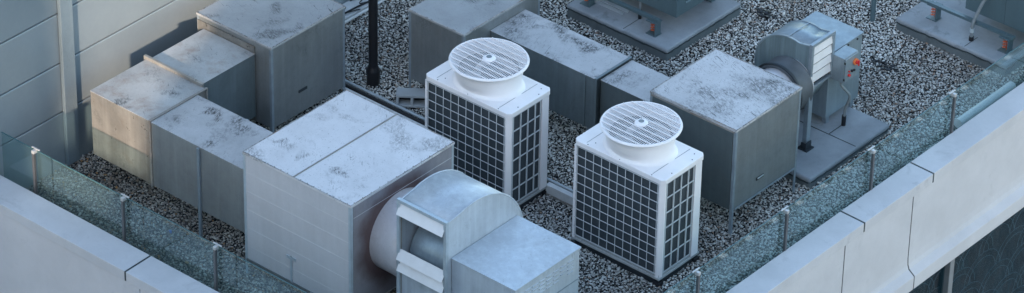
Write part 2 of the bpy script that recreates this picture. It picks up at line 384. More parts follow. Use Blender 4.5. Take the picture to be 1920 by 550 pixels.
# parapets
def parapet_right():
    t = thing('parapet_wall', (4.2,2,0), 'pale parapet with black coping joints, above the dark windows at the right', 'parapet')
    ys = [-8.0,-5.0,-1.6,1.15,2.63,5.6,9.0,14.0]
    for a,b in zip(ys[:-1], ys[1:]):
        MB().prism([(4.03,.10),(4.36,.10),(4.36,.300),(4.40,.300),(4.40,.445),(4.03,.455)], 1, a+.014, b-.014).build('coping', 'coping', t, bevel=.006)
    MB().prism([(4.035,.11),(4.356,.11),(4.356,.304),(4.396,.304),(4.396,.439),(4.035,.449)],1,-8,14).build('coping_joint', 'joint', t)
    fs = [-8.0,-5.2,-2.2,.78,2.23,5.3,9.0,14.0]
    for a,b in zip(fs[:-1], fs[1:]):
        # flat panel that sweeps out into a bottom ledge
        prof = [(4.365,.297),(4.384,.297),(4.384,-.66),(4.392,-.76),(4.412,-.82),(4.50,-.885),(4.505,-.90),(4.505,-1.09),(4.06,-1.09),(4.06,.09),(4.365,.09)]
        MB().prism([(x,z) for x,z in prof], 1, a+.010, b-.010).build('fascia_panel', 'fascia', t, bevel=.004)
    MB().prism([(4.34,.290),(4.380,.290),(4.380,-.66),(4.388,-.76),(4.408,-.82),(4.496,-.888),(4.501,-.90),(4.501,-1.084),(4.07,-1.084),(4.07,.08),(4.34,.08)],1,-8,14).build('panel_joint', 'joint_b', t)
    return t
parapet_right()
def parapet_front():
    t = thing('parapet_wall', (-2,-5.5,0), 'pale smooth parapet with one coping joint, crossing the lower left corner', 'parapet')
    xs = [-12.0,-4.9,-1.68,1.4,4.02]
    for a,b in zip(xs[:-1], xs[1:]):
        MB().prism([(-5.66,.10),(-5.26,.10),(-5.26,.455),(-5.70,.445),(-5.70,.30),(-5.66,.30)], 0, a+.014, b-.014).build('coping', 'coping', t, bevel=.006)
    MB().prism([(-5.656,.11),(-5.264,.11),(-5.264,.449),(-5.696,.439),(-5.696,.304),(-5.656,.304)],0,-12,4.02).build('coping_joint', 'joint', t)
    xs = [-12.0,-4.6,-1.45,1.6,4.02]
    for a,b in zip(xs[:-1], xs[1:]):
        MB().box(a+.006,b-.006,-5.684,-5.665,-3.0,.297).build('fascia_panel', 'fascia', t)
    MB().box(-12,4.02,-5.680,-5.668,-3.0,.29).box(-12,4.02,-5.66,-5.3,-3.0,.09).build('panel_joint', 'joint_b', t)
parapet_front()
# curtain wall below the right parapet
def windows():
    t = thing('glass_facade', (4.3,2,-4), 'dark window glazing with grey mullion below the right parapet', 'window')
    ys = [-8,-5.1,-2.2,.70,3.28,6.0,9.0,14]
    for a,b in zip(ys[:-1], ys[1:]):
        MB().box(4.30,4.32,a+.04,b-.04,-6,-1.10).build('window_pane', 'window', t)
        MB().box(4.26,4.40,b-.05,b+.05,-6,-1.10).build('mullion', 'frame_alu', t, bevel=.008)
    MB().box(4.27,4.37,-8,14,-4.1,-4.0).build('transom', 'frame_alu', t)
    cu = MB(); n = 2200
    pts = []
    for i in range(n+1):
        y = -8+22*i/n; pts.append((4.12+.045*math.sin(y*38+2*math.sin(y*3))+.03*math.sin(y*17), y))
    vs = [(x,y,-1.2) for x,y in pts]+[(x,y,-6) for x,y in pts]
    cu.add(vs, [(i,i+1,n+2+i,n+1+i) for i in range(n)])
    cu.build('curtain', 'curtain', t, smooth=True)
    sc_ = MB()  # wire arcs added behind the panes to stand in for reflections
    for row in range(9):
        zc = -1.35-.36*row
        for k in range(20):
            yc = 0.0+.62*k+(.31 if row%2 else 0)+.07*math.sin(k*2.3+row)
            for rr in (.36,.27):
                sc_.tube([(4.235, yc+rr*1.15*math.cos(a), zc+rr*math.sin(a)) for a in [PI*i/10 for i in range(11)]], .005, 4)
    sc_.build('scalloped_reflection', 'reflection', t)
    MB().box(2.6,2.62,-8,14,-6,-1.1).build('room_back', 'dark_steel', t)
windows()

# cladding wall at the left
def wall():
    t = thing('clad_wall', (-4.5,0,0), 'grey metal clad wall with horizontal joints and a vertical pilaster, upper left', 'wall')
    zs = [-1.0,.81,1.54,2.27,3.0,3.73,4.46,5.2,6.0]
    ysg = [-5.9,-4.0,0.2,4.2,8.2,12]
    for a,b in zip(zs[:-1], zs[1:]):
        for c,d in zip(ysg[:-1], ysg[1:]):
            MB().box(-4.5,-4.38,c+.004,d-.004,a+.009,b-.009).build('cladding_panel', 'wall', t, bevel=.012)
    MB().box(-4.9,-4.43,-5.88,12,-3,6).build('wall_core', 'joint', t)
    for y in (-4.0,0.2,4.2,8.2):
        MB().box(-4.375,-4.315,y-.105,y+.105,.02,6).build('pilaster', 'wall_post', t, bevel=.006)
wall()

# glass balustrade
def balustrade(label, pts_posts, path, axis):
    t = thing('glass_balustrade', (pts_posts[0][0],pts_posts[0][1],.45), label, 'glass railing')
    for a,b in path:
        if axis == 1:
            MB().box(3.968,3.980,a,b,.30,1.03).build('glass_pane', 'glass', t)
            MB().box(3.9675,3.9805,a,b,1.031,1.038).build('glass_top_edge', 'glass_edge', t)
        else:
            MB().box(a,b,-5.160,-5.148,.30,1.02).build('glass_pane', 'glass', t)
            MB().box(a,b,-5.1605,-5.1475,1.021,1.028).build('glass_top_edge', 'glass_edge', t)
    return t
tr = balustrade('green tinted glass railing on steel posts along the right parapet', [(4.03,0)], [(-5.2,-1.60),(-1.58,.19),(.21,1.95),(1.97,3.72),(3.74,5.5),(5.52,7.3),(7.32,9.1)], 1)
tf = balustrade('green tinted glass railing on steel posts along the lower left parapet', [(-2,-5.2)], [(-4.37,-3.48),(-3.46,-1.90),(-1.88,-.33),(-.31,1.24),(1.26,2.8),(2.82,4.05)], 0)
def post(t, x, y, axis):
    p = MB().box(x-.018,x+.018,y-.018,y+.018,.37,1.0)
    pb = p.build('post', 'post_steel', t, bevel=.004)
    MB().box(x-.05,x+.05,y-.045,y+.045,.355,.375).build('foot_plate', 'post_steel', pb, bevel=.004)
    c = MB()
    if axis == 1:
        c.box(x-.065,x+.02,y-.022,y+.022,1.0,1.045); c.box(x-.055,x-.03,y-.07,y+.07,1.046,1.058)
    else:
        c.box(x-.022,x+.022,y-.02,y+.065,1.0,1.045); c.box(x-.07,x+.07,y+.03,y+.055,1.046,1.058)
    c.build('clamp', 'clamp_steel', pb, bevel=.008)
for y in (-3.6,-1.75,.0,1.79,3.55,5.35,7.1): post(tr, 4.02, y, 1)
for x in (-3.75,-2.19,-.63,.95,2.5): post(tf, x, -5.20, 0)

# ------------------------------------------------------------------ galvanised ducts and plenum boxes
def edge_angles(t, x0,x1,y0,y1,z0,z1, mat='angle', legs=None, w=.035, proud=.004):
    """corner angles, one per visible upright; legs = foot height"""
    for (x,y,sx,sy) in ((x0,y0,1,1),(x1,y0,-1,1),(x1,y1,-1,-1),(x0,y1,1,-1)):
        m = MB(); zb = z0 if legs is None else legs
        m.box(*sorted((x-sx*proud, x+sx*w)), *sorted((y-sy*proud, y-sy*proud+sy*.006)), zb, z1-.002)
        m.box(*sorted((x-sx*proud, x-sx*proud+sx*.006)), *sorted((y-sy*proud+sy*.007, y+sy*w)), zb, z1-.002)
        m.build('leg' if legs is not None else 'corner_angle', mat, t)
def rim(t, x0,x1,y0,y1,z, mat='rust_edge', w=.016, e=.0):
    x0-=e; x1+=e; y0-=e; y1+=e; h = .0035
    for (a,b,c,d) in ((x0,x1,y0,y0+w),(x0,x1,y1-w,y1),(x0,x0+w,y0+w,y1-w),(x1-w,x1,y0+w,y1-w)):
        MB().box(a,b,c,d,z,z+h).build('edge_trim', mat, t)
def rivets(m, p0, p1, n, r=.009):
    p0 = Vector(p0); p1 = Vector(p1)
    for i in range(n):
        p = p0.lerp(p1, (i+.5)/n); m.cyl(p, p+Vector((0,0,.006)), r, r*.7, 8)
    return m

def plenum(name, label, x0,x1,y0,y1,z0,z1, side, top, ang, legs, over=.012):
    t = thing(name, ((x0+x1)/2 if name!='plenum_box' else x0, y0, 0) if False else (x0,y0,0), label, 'duct box')
    b = MB().box(x0,x1,y0,y1,z0,z1-.012).build('casing', side, t, bevel=.004)
    MB().box(x0-over,x1+over,y0-over,y1+over,z1-.03,z1).build('top_panel', top, t, bevel=.005)
    edge_angles(t, x0,x1,y0,y1,z0,z1-.03, ang, legs)
    rim(t, x0,x1,y0,y1,z1, 'rim_worn', .014, over-.002)
    return t, b

# front box
t, b = plenum('plenum_box', 'large pale metal box with riveted seam across its top, beside the open-louvered fan', -1.0,.75,-4.3,-2.45,.19,1.8, 'box_white', 'top_bright', 'angle_pale', 0.0)
MB().box(.7505,.756,-4.26,-2.49,.22,1.76).build('shaded_side_panel', 'box_stained_shaded', t)  # sheet added for the rust ring and this face's painted shade
sm = MB().box(-.177,-.163,-4.305,-2.44,1.8,1.812); sm.build('top_seam', 'rust_edge', t)
rv = MB(); rivets(rv, (-.17,-4.3,1.806), (-.17,-2.45,1.806), 11); rivets(rv, (-.98,-4.29,1.8), (.74,-4.29,1.8), 16); rivets(rv, (.74,-4.3,1.8), (.74,-2.5,1.8), 12)
rv.build('rivets', 'rust_edge', t)
sd = MB()
for i,z in enumerate((1.52,1.25,.98,.71,.44)):
    sd.prism([(-4.3002,z-.003),(-4.3018,z-.001),(-4.3002,z+.003)], 0, -.96, .71)
for z in (1.60,):
    sd.prism([(.7563,z-.004),(.758,z-.001),(.7563,z+.003)], 1, -4.26, -2.49)
sd.build('panel_rib', 'box_white', t)
MB().box(-.24,-.21,-4.312,-4.302,.24,.62).box(-.30,-.15,-4.314,-4.302,.58,.62).build('bracket', 'angle_pale', t)
MB().box(-.98,.73,-4.309,-4.302,.19,.25).build('bottom_rail', 'side_grey', t)
for zz,yy in ((1.71,-3.9),(1.71,-2.8)): pass

# back box
t, b = plenum('plenum_box', 'tall galvanised duct box next to the clad wall, left of the black vent pipe', -3.97,-2.67,-2.05,-.67,.3,1.53, 'side_grey', 'top_dark', 'angle', 0.0)
MB().box(-3.955,-2.95,-2.068,-2.054,.32,1.44).build('warm_front_panel', 'elbow_side', t)  # separate sheet in the elbow's warmer, rust-mottled metal
MB().box(-2.665,-2.655,-1.56,-1.40,.62,.66).build('slot_handle', 'dark_steel', t, bevel=.004)

# right box
t, b = plenum('plenum_box', 'square galvanised box on legs with scratched, speckled top, joined to the zinc fan', 1.60,2.95,.33,1.66,.37,1.58, 'side_grey', 'top_worn', 'angle', 0.0)
MB().box(1.64,2.91,.318,.326,.39,1.54).build('shaded_front_panel', 'side_shaded', t)  # sheet added to darken this face, its shade put into the colour
MB().box(1.62,2.93,.312,.325,1.53,1.549).build('rusty_edge', 'rust_edge', t)
h = MB().box(2.956,2.966,.80,.95,.60,.645); h.build('slot_handle', 'dark_steel', t, bevel=.006)
MB().box(2.967,2.975,.815,.935,.625,.640).build('handle_lip', 'angle_pale', t)
MB().box(2.957,2.965,.38,1.61,.375,.40).build('bottom_rail', 'angle', t)

# left duct run: elbow, front leg, middle leg
def duct(name, label, segs, cat='duct', loc=None):
    t = thing(name, loc or (segs[0][0],segs[0][2],0), label, cat)
    for s in segs:
        x0,x1,y0,y1,z0,z1,side,top = s
        MB().box(x0,x1,y0,y1,z0,z1-.006).build('duct_section', side, t, bevel=.004)
        MB().box(x0-.004,x1+.004,y0-.004,y1+.004,z1-.005,z1).build('top_sheet', top, t)
    return t
t = duct('air_duct', 'L shaped galvanised duct turning a stained corner beside the clad wall', [
    (-3.86,-2.82,-4.09,-3.10,.40,1.35,'elbow_side','top_stained'),
    (-2.79,-1.02,-4.09,-3.26,.40,1.345,'side_light','top_patchy'),
    (-3.83,-2.93,-3.06,-2.08,.40,1.35,'side_teal','top_stained')])
def flange_ring(t, ax, a, lo, hi, z0, z1, w=.03, th=.025, mat='rust_edge'):
    """rectangular flange frame round a duct, plane at coordinate a along ax"""
    m = MB()
    A0, A1 = a-th/2, a+th/2
    def bx(p0,p1,q0,q1):
        if ax == 0: m.box(A0,A1,p0,p1,q0,q1)
        else: m.box(p0,p1,A0,A1,q0,q1)
    bx(lo-w,hi+w,z1,z1+w); bx(lo-w,hi+w,z0-w,z0); bx(lo-w,lo,z0,z1); bx(hi,hi+w,z0,z1)
    m.build('flange', mat, t, bevel=.003)
flange_ring(t, 0, -2.805, -4.09, -3.10, .40, 1.35, .02, .03)
flange_ring(t, 1, -3.08, -3.86, -2.92, .40, 1.35, .045, .04, 'elbow_side')
for x in (-1.96,): 
    MB().box(x-.02,x+.02,-4.125,-4.095,0,1.33).build('leg', 'angle', t, bevel=.002)
    MB().box(x-.02,x+.02,-3.255,-3.225,0,1.33).build('leg', 'angle', t, bevel=.002)
for x,y in ((-3.5,-3.6),(-3.5,-3.14)): MB().box(x,x+.04,y,y+.04,0,.4).build('leg', 'angle', t)

# right duct run
t = duct('air_duct', 'long galvanised duct with black patches on top, passing behind the white condensers', [
    (-1.22,.53,.55,1.25,.42,1.20,'side_teal','top_patchy'),
    (.57,1.59,.62,1.25,.46,1.17,'side_shaded','top_patchy'),])
flange_ring(t, 0, .55, .55, 1.25, .42, 1.2, .015, .035, 'side_teal')
m = MB().box(.36,.385,.535,.549,.42,1.19); m.build('standing_seam', 'side_teal', t)
for x in (-.9,.4,1.35): MB().box(x,x+.04,.58,.62,0,.43).build('leg', 'angle', t)
t, b = plenum('plenum_box', 'plain galvanised duct box partly hidden behind the fan of the left white condenser', -2.17,-1.23,.03,1.55,.32,1.37, 'side_grey', 'top_dark', 'angle', 0.0)

# ------------------------------------------------------------------ condensers
def condenser(loc, label):
    W, D, H = 1.39, .81, 1.58     # local: x 0..W, y 0..D (front at y=0)
    ox, oy, _ = loc
    t = thing('condenser_unit', (ox, oy, 0), label, 'condenser unit', 'white rooftop condenser units')
    def L(m): return m.map(lambda v: (v[0]+ox, v[1]+oy, v[2]))
    L(MB().box(.03,W-.03,.03,D-.03,0,.10)).build('base_frame', 'dark_steel', t)
    for x in (.0, W-.10):
        for y in (.0, D-.10): L(MB().box(x,x+.10,y,y+.10,-.01,.055)).build('foot', 'black', t, bevel=.008)
    L(MB().box(0,W,0,D,.10,.13).box(.02,W-.02,.02,D-.02,.13,.165)).build('bottom_tray', 'sill', t, bevel=.004)
    # top tray with chamfered corners
    ch = .045
    def oct_(x0,x1,y0,y1,c): return [(x0+c,y0),(x1-c,y0),(x1,y0+c),(x1,y1-c),(x1-c,y1),(x0+c,y1),(x0,y1-c),(x0,y0+c)]
    m = MB(); m.prism(oct_(-.01,W+.01,-.01,D+.01,ch), 2, H-.07, H); L(m).build('top_cover', 'unit_white', t, bevel=.008)
    # panel joint on the top
    L(MB().box(W-.20,W-.195,.04,D-.04,H,H+.003)).build('top_joint', 'grey_conduit', t)
    L(MB().box(.16,.165,.04,D-.04,H,H+.003)).build('top_joint', 'grey_conduit', t)
    sc_ = MB()
    for x,y in ((.2,.012),(.7,.012),(1.2,.012),(W-.03,.2),(W-.03,.6),(.25,.10),(1.3,.72)): sc_.cyl((x,y,H),(x,y,H+.005),.007,n=8)
    L(sc_).build('screws', 'dark_steel', t)
    # corner pillars
    def pillar(pts): 
        m = MB(); m.prism(pts, 2, .13, H-.07); L(m).build('corner_post', 'unit_white', t, bevel=.004)
    pillar([(W-.07,.0),(W-.045,.0),(W,.045),(W,.07),(W-.07,.07)])
    pillar([(W-.03,D-.17),(W,D-.17),(W,D-.045),(W-.045,D),(W-.03,D)])
    pillar([(.0,.0),(.035,.0),(.035,.03),(.0,.03)])
    pillar([(0,D-.1),(.03,D-.1),(.03,D),(0,D)])
    # coil block behind the guards
    L(MB().box(.04,W-.075,.035,.06,.165,H-.07)).build('coil', 'coil_x', t)
    L(MB().box(W-.06,W-.035,.075,D-.175,.165,H-.07)).build('coil', 'coil_x', t)
    L(MB().box(.0,.02,.035,D-.1,.165,H-.07)).build('coil', 'coil_x', t)
    L(MB().box(.035,W-.03,D-.03,D-.002,.13,H-.07)).build('rear_panel', 'unit_white', t)
    # wire guard on the front
    m = MB(); r = .005; z0, z1 = .18, H-.085; x0, x1 = .05, W-.085
    nx, nz = 10, 10
    for i in range(nx+1):
        x = x0+(x1-x0)*i/nx; m.cyl((x,.006,z0),(x,.006,z1), r, n=6)
    for k in range(nz+1):
        z = z0+(z1-z0)*k/nz; m.cyl((x0-.02,.0,z),(x1+.02,.0,z), r, n=6)
        m.cyl((x0,.006,z),(x0-.025,.03,z+.02), r, n=6)
    L(m).build('wire_guard', 'wire_white', t)
    # louvred guard on the side: 3 columns, 6 rows
    m = MB(); y0, y1 = .08, D-.18
    ys = [y0+.01, y0+.155, y0+.295, y0+.435, y0+.50]
    for i,y in enumerate(ys[:4]): m.box(W-.018,W-.004, y-.008, y+.008, z0, z1)
    m.cyl((W-.012,y1-.015,z0),(W-.012,y1-.015,z1),.006,n=6)
    for k in range(7):
        z = z0+(z1-z0)*k/6; m.box(W-.016,W-.006, y0, y1, z-.007, z+.007)
    L(m).build('side_guard', 'wire_white', t)
    # fan cowl: flared bell
    cx, cy = W/2+.01, D/2
    prof = [(.47,.0),(.44,.012),(.405,.05),(.39,.10),(.39,.16),(.405,.22),(.435,.275),(.475,.305),(.503,.315),(.508,.325),(.503,.335),(.49,.337),(.455,.325),(.41,.29),(.375,.22),(.365,.1),(.365,-.06)]
    prof = [(.50,.0),(.475,.012),(.452,.035),(.438,.07),(.430,.11),(.430,.16),(.438,.22),(.455,.27),(.480,.302),(.503,.315),(.508,.325),(.503,.335),(.49,.337),(.455,.325),(.425,.29),(.400,.22),(.39,.1),(.365,-.06)]
    m = MB(); m.lathe((cx,cy,H), (0,0,1), prof, 72)
    def squash(v):      # the foot of the bell is oval so that it fits the cover
        k = max(0., min(1., (v[2]-H)/.16)); s_ = .80+.20*k*k*(3-2*k); return (v[0], cy+(v[1]-cy)*s_, v[2])
    m.map(squash); co = L(m).build('fan_cowl', 'unit_cowl', t, smooth=True)
    L(MB().cyl((cx,cy,H-.055),(cx,cy,H-.05),.366,n=48)).build('shroud_floor', 'black', t)  # blackened: the dark inside the cowl is put into the colour
    m = MB(); m.lathe((cx,cy,H), (0,0,1), [(.385,.20),(.378,.1),(.362,-.05)], 48); L(m).build('shade_lining', 'rubber', t, smooth=True)  # dark sleeve added inside the cowl to carry its shade
    # fan blades and hub inside
    m = MB(); m.cyl((cx,cy,H-.02),(cx,cy,H+.19),.10,n=24)
    for k in range(4):
        a = k*PI/2+.3; vs = []
        for rr in (.09,.2,.34):
            for s_ in (-1,1):
                w = a+s_*(.38-.2*(rr-.09)); vs.append((cx+rr*math.cos(w), cy+rr*math.sin(w), H+.12+s_*.035))
        m.add(vs, [(0,1,3,2),(2,3,5,4)])
    L(m).build('fan_blades', 'rubber', t)
    # grille
    zt = H+.333; R = .488
    g = MB()
    n = 38
    for i in range(1, n):
        x = -R+2*R*i/n; h_ = math.sqrt(max(0,R*R-x*x))-.005; dz = .02*(1-(x/R)**2)
        g.box(cx+x-.0028, cx+x+.0028, cy-h_, cy+h_, zt+dz*.6-.004, zt+dz*.6+.004)
    for i in range(1, 10):
        y = -R+2*R*i/10; h_ = math.sqrt(max(0,R*R-y*y))-.005
        g.box(cx-h_, cx+h_, cy+y-.0055, cy+y+.0055, zt+.012, zt+.022)
    g.lathe((cx,cy,zt), (0,0,1), [(R+.004,-.006),(R+.012,0),(R+.004,.012),(R-.012,.012),(R-.016,0),(R-.008,-.006)], 72)
    L(g).build('fan_grille', 'unit_white', t, smooth=False)
    hb = MB(); hb.lathe((cx,cy,zt+.02), (0,0,1), [(.001,.020),(.045,.018),(.07,.012),(.085,.0),(.085,-.02)], 32)
    L(hb).build('hub_cap', 'unit_white', t, smooth=True)
    L(MB().cyl((cx,cy,zt+.040),(cx,cy,zt+.043),.035,n=20)).build('hub_badge', 'grey_conduit', t)
    return t
u1 = condenser((1.59,-1.15,0), 'right white condenser with round fan grille, standing nearest the glass railing')
u2 = copy_tree(u1); u2.location = (-.75,-1.27,0)
u2['label'] = 'left white condenser with round fan grille, behind the large pale fan'

# ------------------------------------------------------------------ centrifugal fans
def fan(prefix_label, T, base, P, mats, extra):
    """T maps local (a, o, z) to world; a = along the shaft away from the plenum, o = towards the outlet"""
    t = thing('centrifugal_fan', base, prefix_label, 'fan')
    W = lambda m: m.map(lambda v: T(*v))
    a0, a1 = P['a0'], P['a1']; oc, zc = P['oc'], P['zc']; O = P['out']; zt, zb = P['zt'], P['zb']; R0 = P['R']; R1 = P['R1']
    # volute outline, from the outlet top round the back to the outlet bottom
    pts = [(O, zt)]
    N = 30
    for i in range(N+1):
        a = PI/2-.32+ (PI*1.12+.32)*i/N; r = R0+(R1-R0)*i/N
        pts.append((oc+r*math.cos(a), zc+r*math.sin(a)))
    pts.append((O, zb))
    n = len(pts)
    # casing wall (open at the outlet) + side cheeks, with inner faces (thickness through solidify)
    m = MB(); vs = [(a0,o,z) for o,z in pts]+[(a1,o,z) for o,z in pts]
    m.add(vs, [(i,i+1,n+i+1,n+i) for i in range(n-1)])
    ob = W(m).build('scroll_wrap', mats['wrap'], t, smooth=True)
    so = ob.modifiers.new('Solidify','SOLIDIFY'); so.thickness = .008; so.offset = 0
    for a,s_ in ((a0,-1),(a1,1)):
        m = MB(); m.prism(pts, 0, a+s_*.005, a+s_*.013)
        W(m).build('side_cheek', mats['cheek'], t, bevel=.002)
        # raised edge bead around the cheek
        m = MB(); m.tube([(a+s_*.009,o,z+.002) for o,z in pts[:-2]], .012, 6); W(m).build('edge_bead', mats['wrap'], t, smooth=True)
    # top wrap joint strip
    j = P['oj']; F_ = O+.012
    if j: W(MB().box(a0,a1,j-.006,j+.006,zt+.003,zt+.009)).build('wrap_joint', 'angle', t)
    if P.get('panel'): W(MB().box(a0+.022,a1-.022,F_-.01,F_,P['fz']+.03,P['panel'])).build('lower_panel', mats['cheek'], t)
    # impeller drum inside
    W(MB().cyl((a0+.03,oc,zc),(a1-.03,oc,zc),P['drum'],n=40)).build('impeller', mats['drum'], t, smooth=True)
    # outlet frame
    w = .035
    m = MB(); F0, F1 = O, O+.05
    m.box(a0-.03,a1+.03,F0,F1,zt-.01,zt+.035).box(a0-.03,a1+.03,F0,F1,P['fz'],P['fz']+w).box(a0-.03,a0+w-.02,F0,F1,P['fz']+w,zt-.01).box(a1-w+.02,a1+.03,F0,F1,P['fz']+w,zt-.01)
    W(m).build('outlet_frame', mats['frame'], t, bevel=.004)
    # dark volute interior seen through the outlet
    for z,tilt in P['flaps']:
        hh = P['fh']; dx = math.sin(tilt)*hh; dz = math.cos(tilt)*hh
        m = MB(); A, B = a0+.0, a1-.0
        p = [(F1-.03, z), (F1-.03+dx, z-dz)]
        nx_, nz_ = math.cos(tilt)*.004, math.sin(tilt)*.004
        q = [(p[0][0]-nx_, p[0][1]-nz_), (p[1][0]-nx_, p[1][1]-nz_), (p[1][0]+nx_, p[1][1]+nz_), (p[0][0]+nx_, p[0][1]+nz_)]
        m.prism(q, 0, A, B); W(m).build('louver_flap', 'flap', t)
    W(MB().box(a0+.012,a0+.020,F1-.045,F1-.025,P['fz']+.05,zt-.03).box(a1-.020,a1-.012,F1-.045,F1-.025,P['fz']+.05,zt-.03)).build('link_bar', 'rust_edge', t)
    # inlet spigot
    s0, s1 = P['spig']; 
    m = MB(); m.lathe(T(0,0,0) if False else (0,P['io'],P['iz']), (1,0,0), [(P['ir'],s0),(P['ir'],s0+(s1-s0)*.5),(P['ir']*1.02,s1)], 48)
    W(m).build('inlet_spigot', mats['spigot'], t, smooth=True)
    # motor housing
    x0,x1,y0,y1,z0,z1 = P['box']
    hb = W(MB().box(x0,x1,y0,y1,z0,z1-.01)).build('motor_housing', mats['house'], t, bevel=.004)
    rise = P.get('rise', 0)
    m = MB(); e = .014; cx_, cy_ = (x0+x1)/2, (y0+y1)/2
    m.add([(x0-0,y0-e,z1-.02),(x1+e,y0-e,z1-.02),(x1+e,y1+e,z1-.02),(x0-0,y1+e,z1-.02),(x0-0,y0-e,z1),(x1+e,y0-e,z1),(x1+e,y1+e,z1),(x0-0,y1+e,z1),(cx_,cy_,z1+rise+.001)],
          [(3,2,1,0),(0,1,5,4),(1,2,6,5),(2,3,7,6),(3,0,4,7),(4,5,8),(5,6,8),(6,7,8),(7,4,8)])
    W(m).build('housing_lid', mats['lid'], hb)
    return t, W, hb

# fan 1, at the pale box: shaft along +X, outlet towards -Y
T1 = lambda a,o,z: (a, -o, z)
P1 = dict(a0=1.22,a1=1.94,oc=3.40,zc=1.05,out=3.93,zt=1.91,zb=.30,R=.94,R1=.78,drum=.42,fz=.34,oj=0,panel=.98,
          flaps=[(1.88,.50),(1.23,.50),(1.07,.45)],fh=.145,spig=(.75,1.2),io=3.45,iz=1.05,ir=.53,box=(1.96,2.94,2.68,3.86,.25,1.39),rise=.018)
f1, W, hb = fan('large pale centrifugal fan with open louver flaps, at the bottom of the photo', T1, (1.6,-3.4,0), P1,
    dict(wrap='fan_pale',cheek='fan_pale',drum='fan_zinc_plain',frame='angle_pale',spigot='pipe_white',house='fan_pale',lid='fan_pale'), None)
# slits and groove on the housing's right face
m = MB()
for i in range(8):
    y = 2.80+.13*i
    for k in range(4 if i not in (1,) else 3):
        z = 1.28-.055*k; m.prism([(2.9405,z),(2.955,z-.004),(2.9405,z-.02)], 1, -(y+.10), -y)
m.build('vent_louver', 'fan_pale', hb)
MB().box(2.941,2.946,-3.85,-2.70,.93,.942).build('panel_joint', 'angle', hb)
MB().box(2.947,2.956,-3.30,-3.28,.88,.90).build('screw', 'dark_steel', hb)
m = MB(); m.tube([(1.2+.01,-3.2,1.4),(1.5,-3.9,1.35),(1.9,-3.93,1.3)], .01, 6)
MB().box(1.2,1.26,-3.9,-2.9,-.01,.3).build('support_rail', 'angle', f1); MB().box(1.9,1.96,-3.9,-2.9,-.01,.3).build('support_rail', 'angle', f1)
for x in (2.1,2.85):
    for y in (-3.8,-2.8): MB().box(x,x+.06,y,y+.06,-.01,.25).build('leg', 'angle', f1)

# fan 2, at the right box: shaft along +Y, outlet towards +X
T2 = lambda a,o,z: (o, a, z)
P2 = dict(a0=2.50,a1=2.94,oc=2.13,zc=1.05,out=2.47,zt=1.60,zb=.94,R=.55,R1=.47,drum=.3,fz=.95,oj=2.12,
          flaps=[(1.575,.16),(1.435,.16),(1.295,.16),(1.155,.16)],fh=.112,spig=(1.67,2.5),io=2.24,iz=.99,ir=.32,box=(2.96,3.67,1.71,2.46,.27,1.27),rise=.006)
f2, W2, hb2 = fan('zinc centrifugal fan with closed white louvers, standing on a slab at the right', T2, (2.2,2.7,.15), P2,
    dict(wrap='fan_zinc_plain',cheek='fan_zinc',drum='dark_steel',frame='angle',spigot='pipe_white',house='fan_zinc_plain',lid='fan_zinc_plain'), None)
# flexible connector collar
MB().lathe((2.24,0,.99),(0,1,0),[(.33,2.14),(.37,2.14),(.382,2.165),(.36,2.20),(.352,2.28),(.36,2.36),(.382,2.40),(.37,2.43),(.33,2.43)],48).build('flexible_collar', 'rubber', f2, smooth=True)
MB().lathe((2.24,0,.99),(0,1,0),[(.384,2.135),(.394,2.15),(.384,2.18),(.375,2.18),(.375,2.135)],48).build('clamp_band', 'dark_steel', f2, smooth=True)
MB().box(2.53,2.60,2.36,2.44,.15,.98).build('support_post', 'angle', f2, bevel=.006)
MB().box(2.50,2.66,2.30,2.46,.15,.168).box(2.61,2.625,2.32,2.44,.168,.26).box(2.54,2.61,2.325,2.34,.168,.25).build('post_foot', 'dark_steel', f2, bevel=.003)
for y in (3.02,3.55):
    for x in (1.76,2.36): MB().box(x,x+.07,y,y+.07,.15,.28).build('leg', 'angle', f2)
m = MB()
for z,y in ((1.22,3.0),(1.22,3.2),(1.22,3.35),(1.22,3.55)): m.cyl((2.463,y,z),(2.475,y,z),.014,n=10)
m.build('bolts', 'dark_steel', hb2)
# control box hung on the housing
cb = thing('control_box', (2.72,3.1,1.1), 'grey control box with orange and red rotary switch, on the zinc fan', 'switch box')
MB().box(2.50,2.70,2.94,3.24,.92,1.29).build('enclosure', 'fan_zinc_plain', cb, bevel=.008)
MB().box(2.702,2.72,2.95,3.23,.93,1.28).build('door', 'fan_zinc_plain', cb, bevel=.006)
MB().cyl((2.721,3.155,1.17),(2.745,3.155,1.17),.045,n=24).build('switch_ring', 'yellow', cb)
k = MB().cyl((2.746,3.155,1.17),(2.775,3.155,1.17),.024,n=16); k.box(2.775,2.79,3.145,3.165,1.13,1.21); k.build('switch_knob', 'red', cb)
MB().cyl((2.721,3.03,1.02),(2.745,3.03,1.02),.02,n=14).cyl((2.721,3.03,1.075),(2.735,3.03,1.075),.012,n=14).build('button', 'red', cb)
MB().cyl((2.721,3.09,1.06),(2.74,3.09,1.06),.018,n=14).cyl((2.721,3.14,1.05),(2.74,3.14,1.05),.014,n=14).build('button', 'black', cb)
MB().box(2.70,2.724,2.942,2.950,.96,.99).box(2.70,2.724,2.942,2.950,1.21,1.24).build('hinge', 'dark_steel', cb)
def smooth_path(pts, n=8):
    P = [Vector(p) for p in pts]; P = [P[0]*2-P[1]]+P+[P[-1]*2-P[-2]]; out = []
    for i in range(1, len(P)-2):
        for k in range(n):
            t = k/n; a,b,c,d = P[i-1],P[i],P[i+1],P[i+2]
            out.append(.5*((2*b)+(c-a)*t+(2*a-5*b+4*c-d)*t*t+(3*b-a-3*c+d)*t**3))
    out.append(P[-2]); return out
o = MB().tube(smooth_path([(2.62,3.02,.92),(2.62,3.03,.83),(2.66,3.06,.76),(2.70,3.12,.66),(2.68,3.14,.55),(2.64,3.14,.42),(2.62,3.15,.17)]), .019, 10).build('cable_conduit', 'grey_conduit', None, smooth=True)
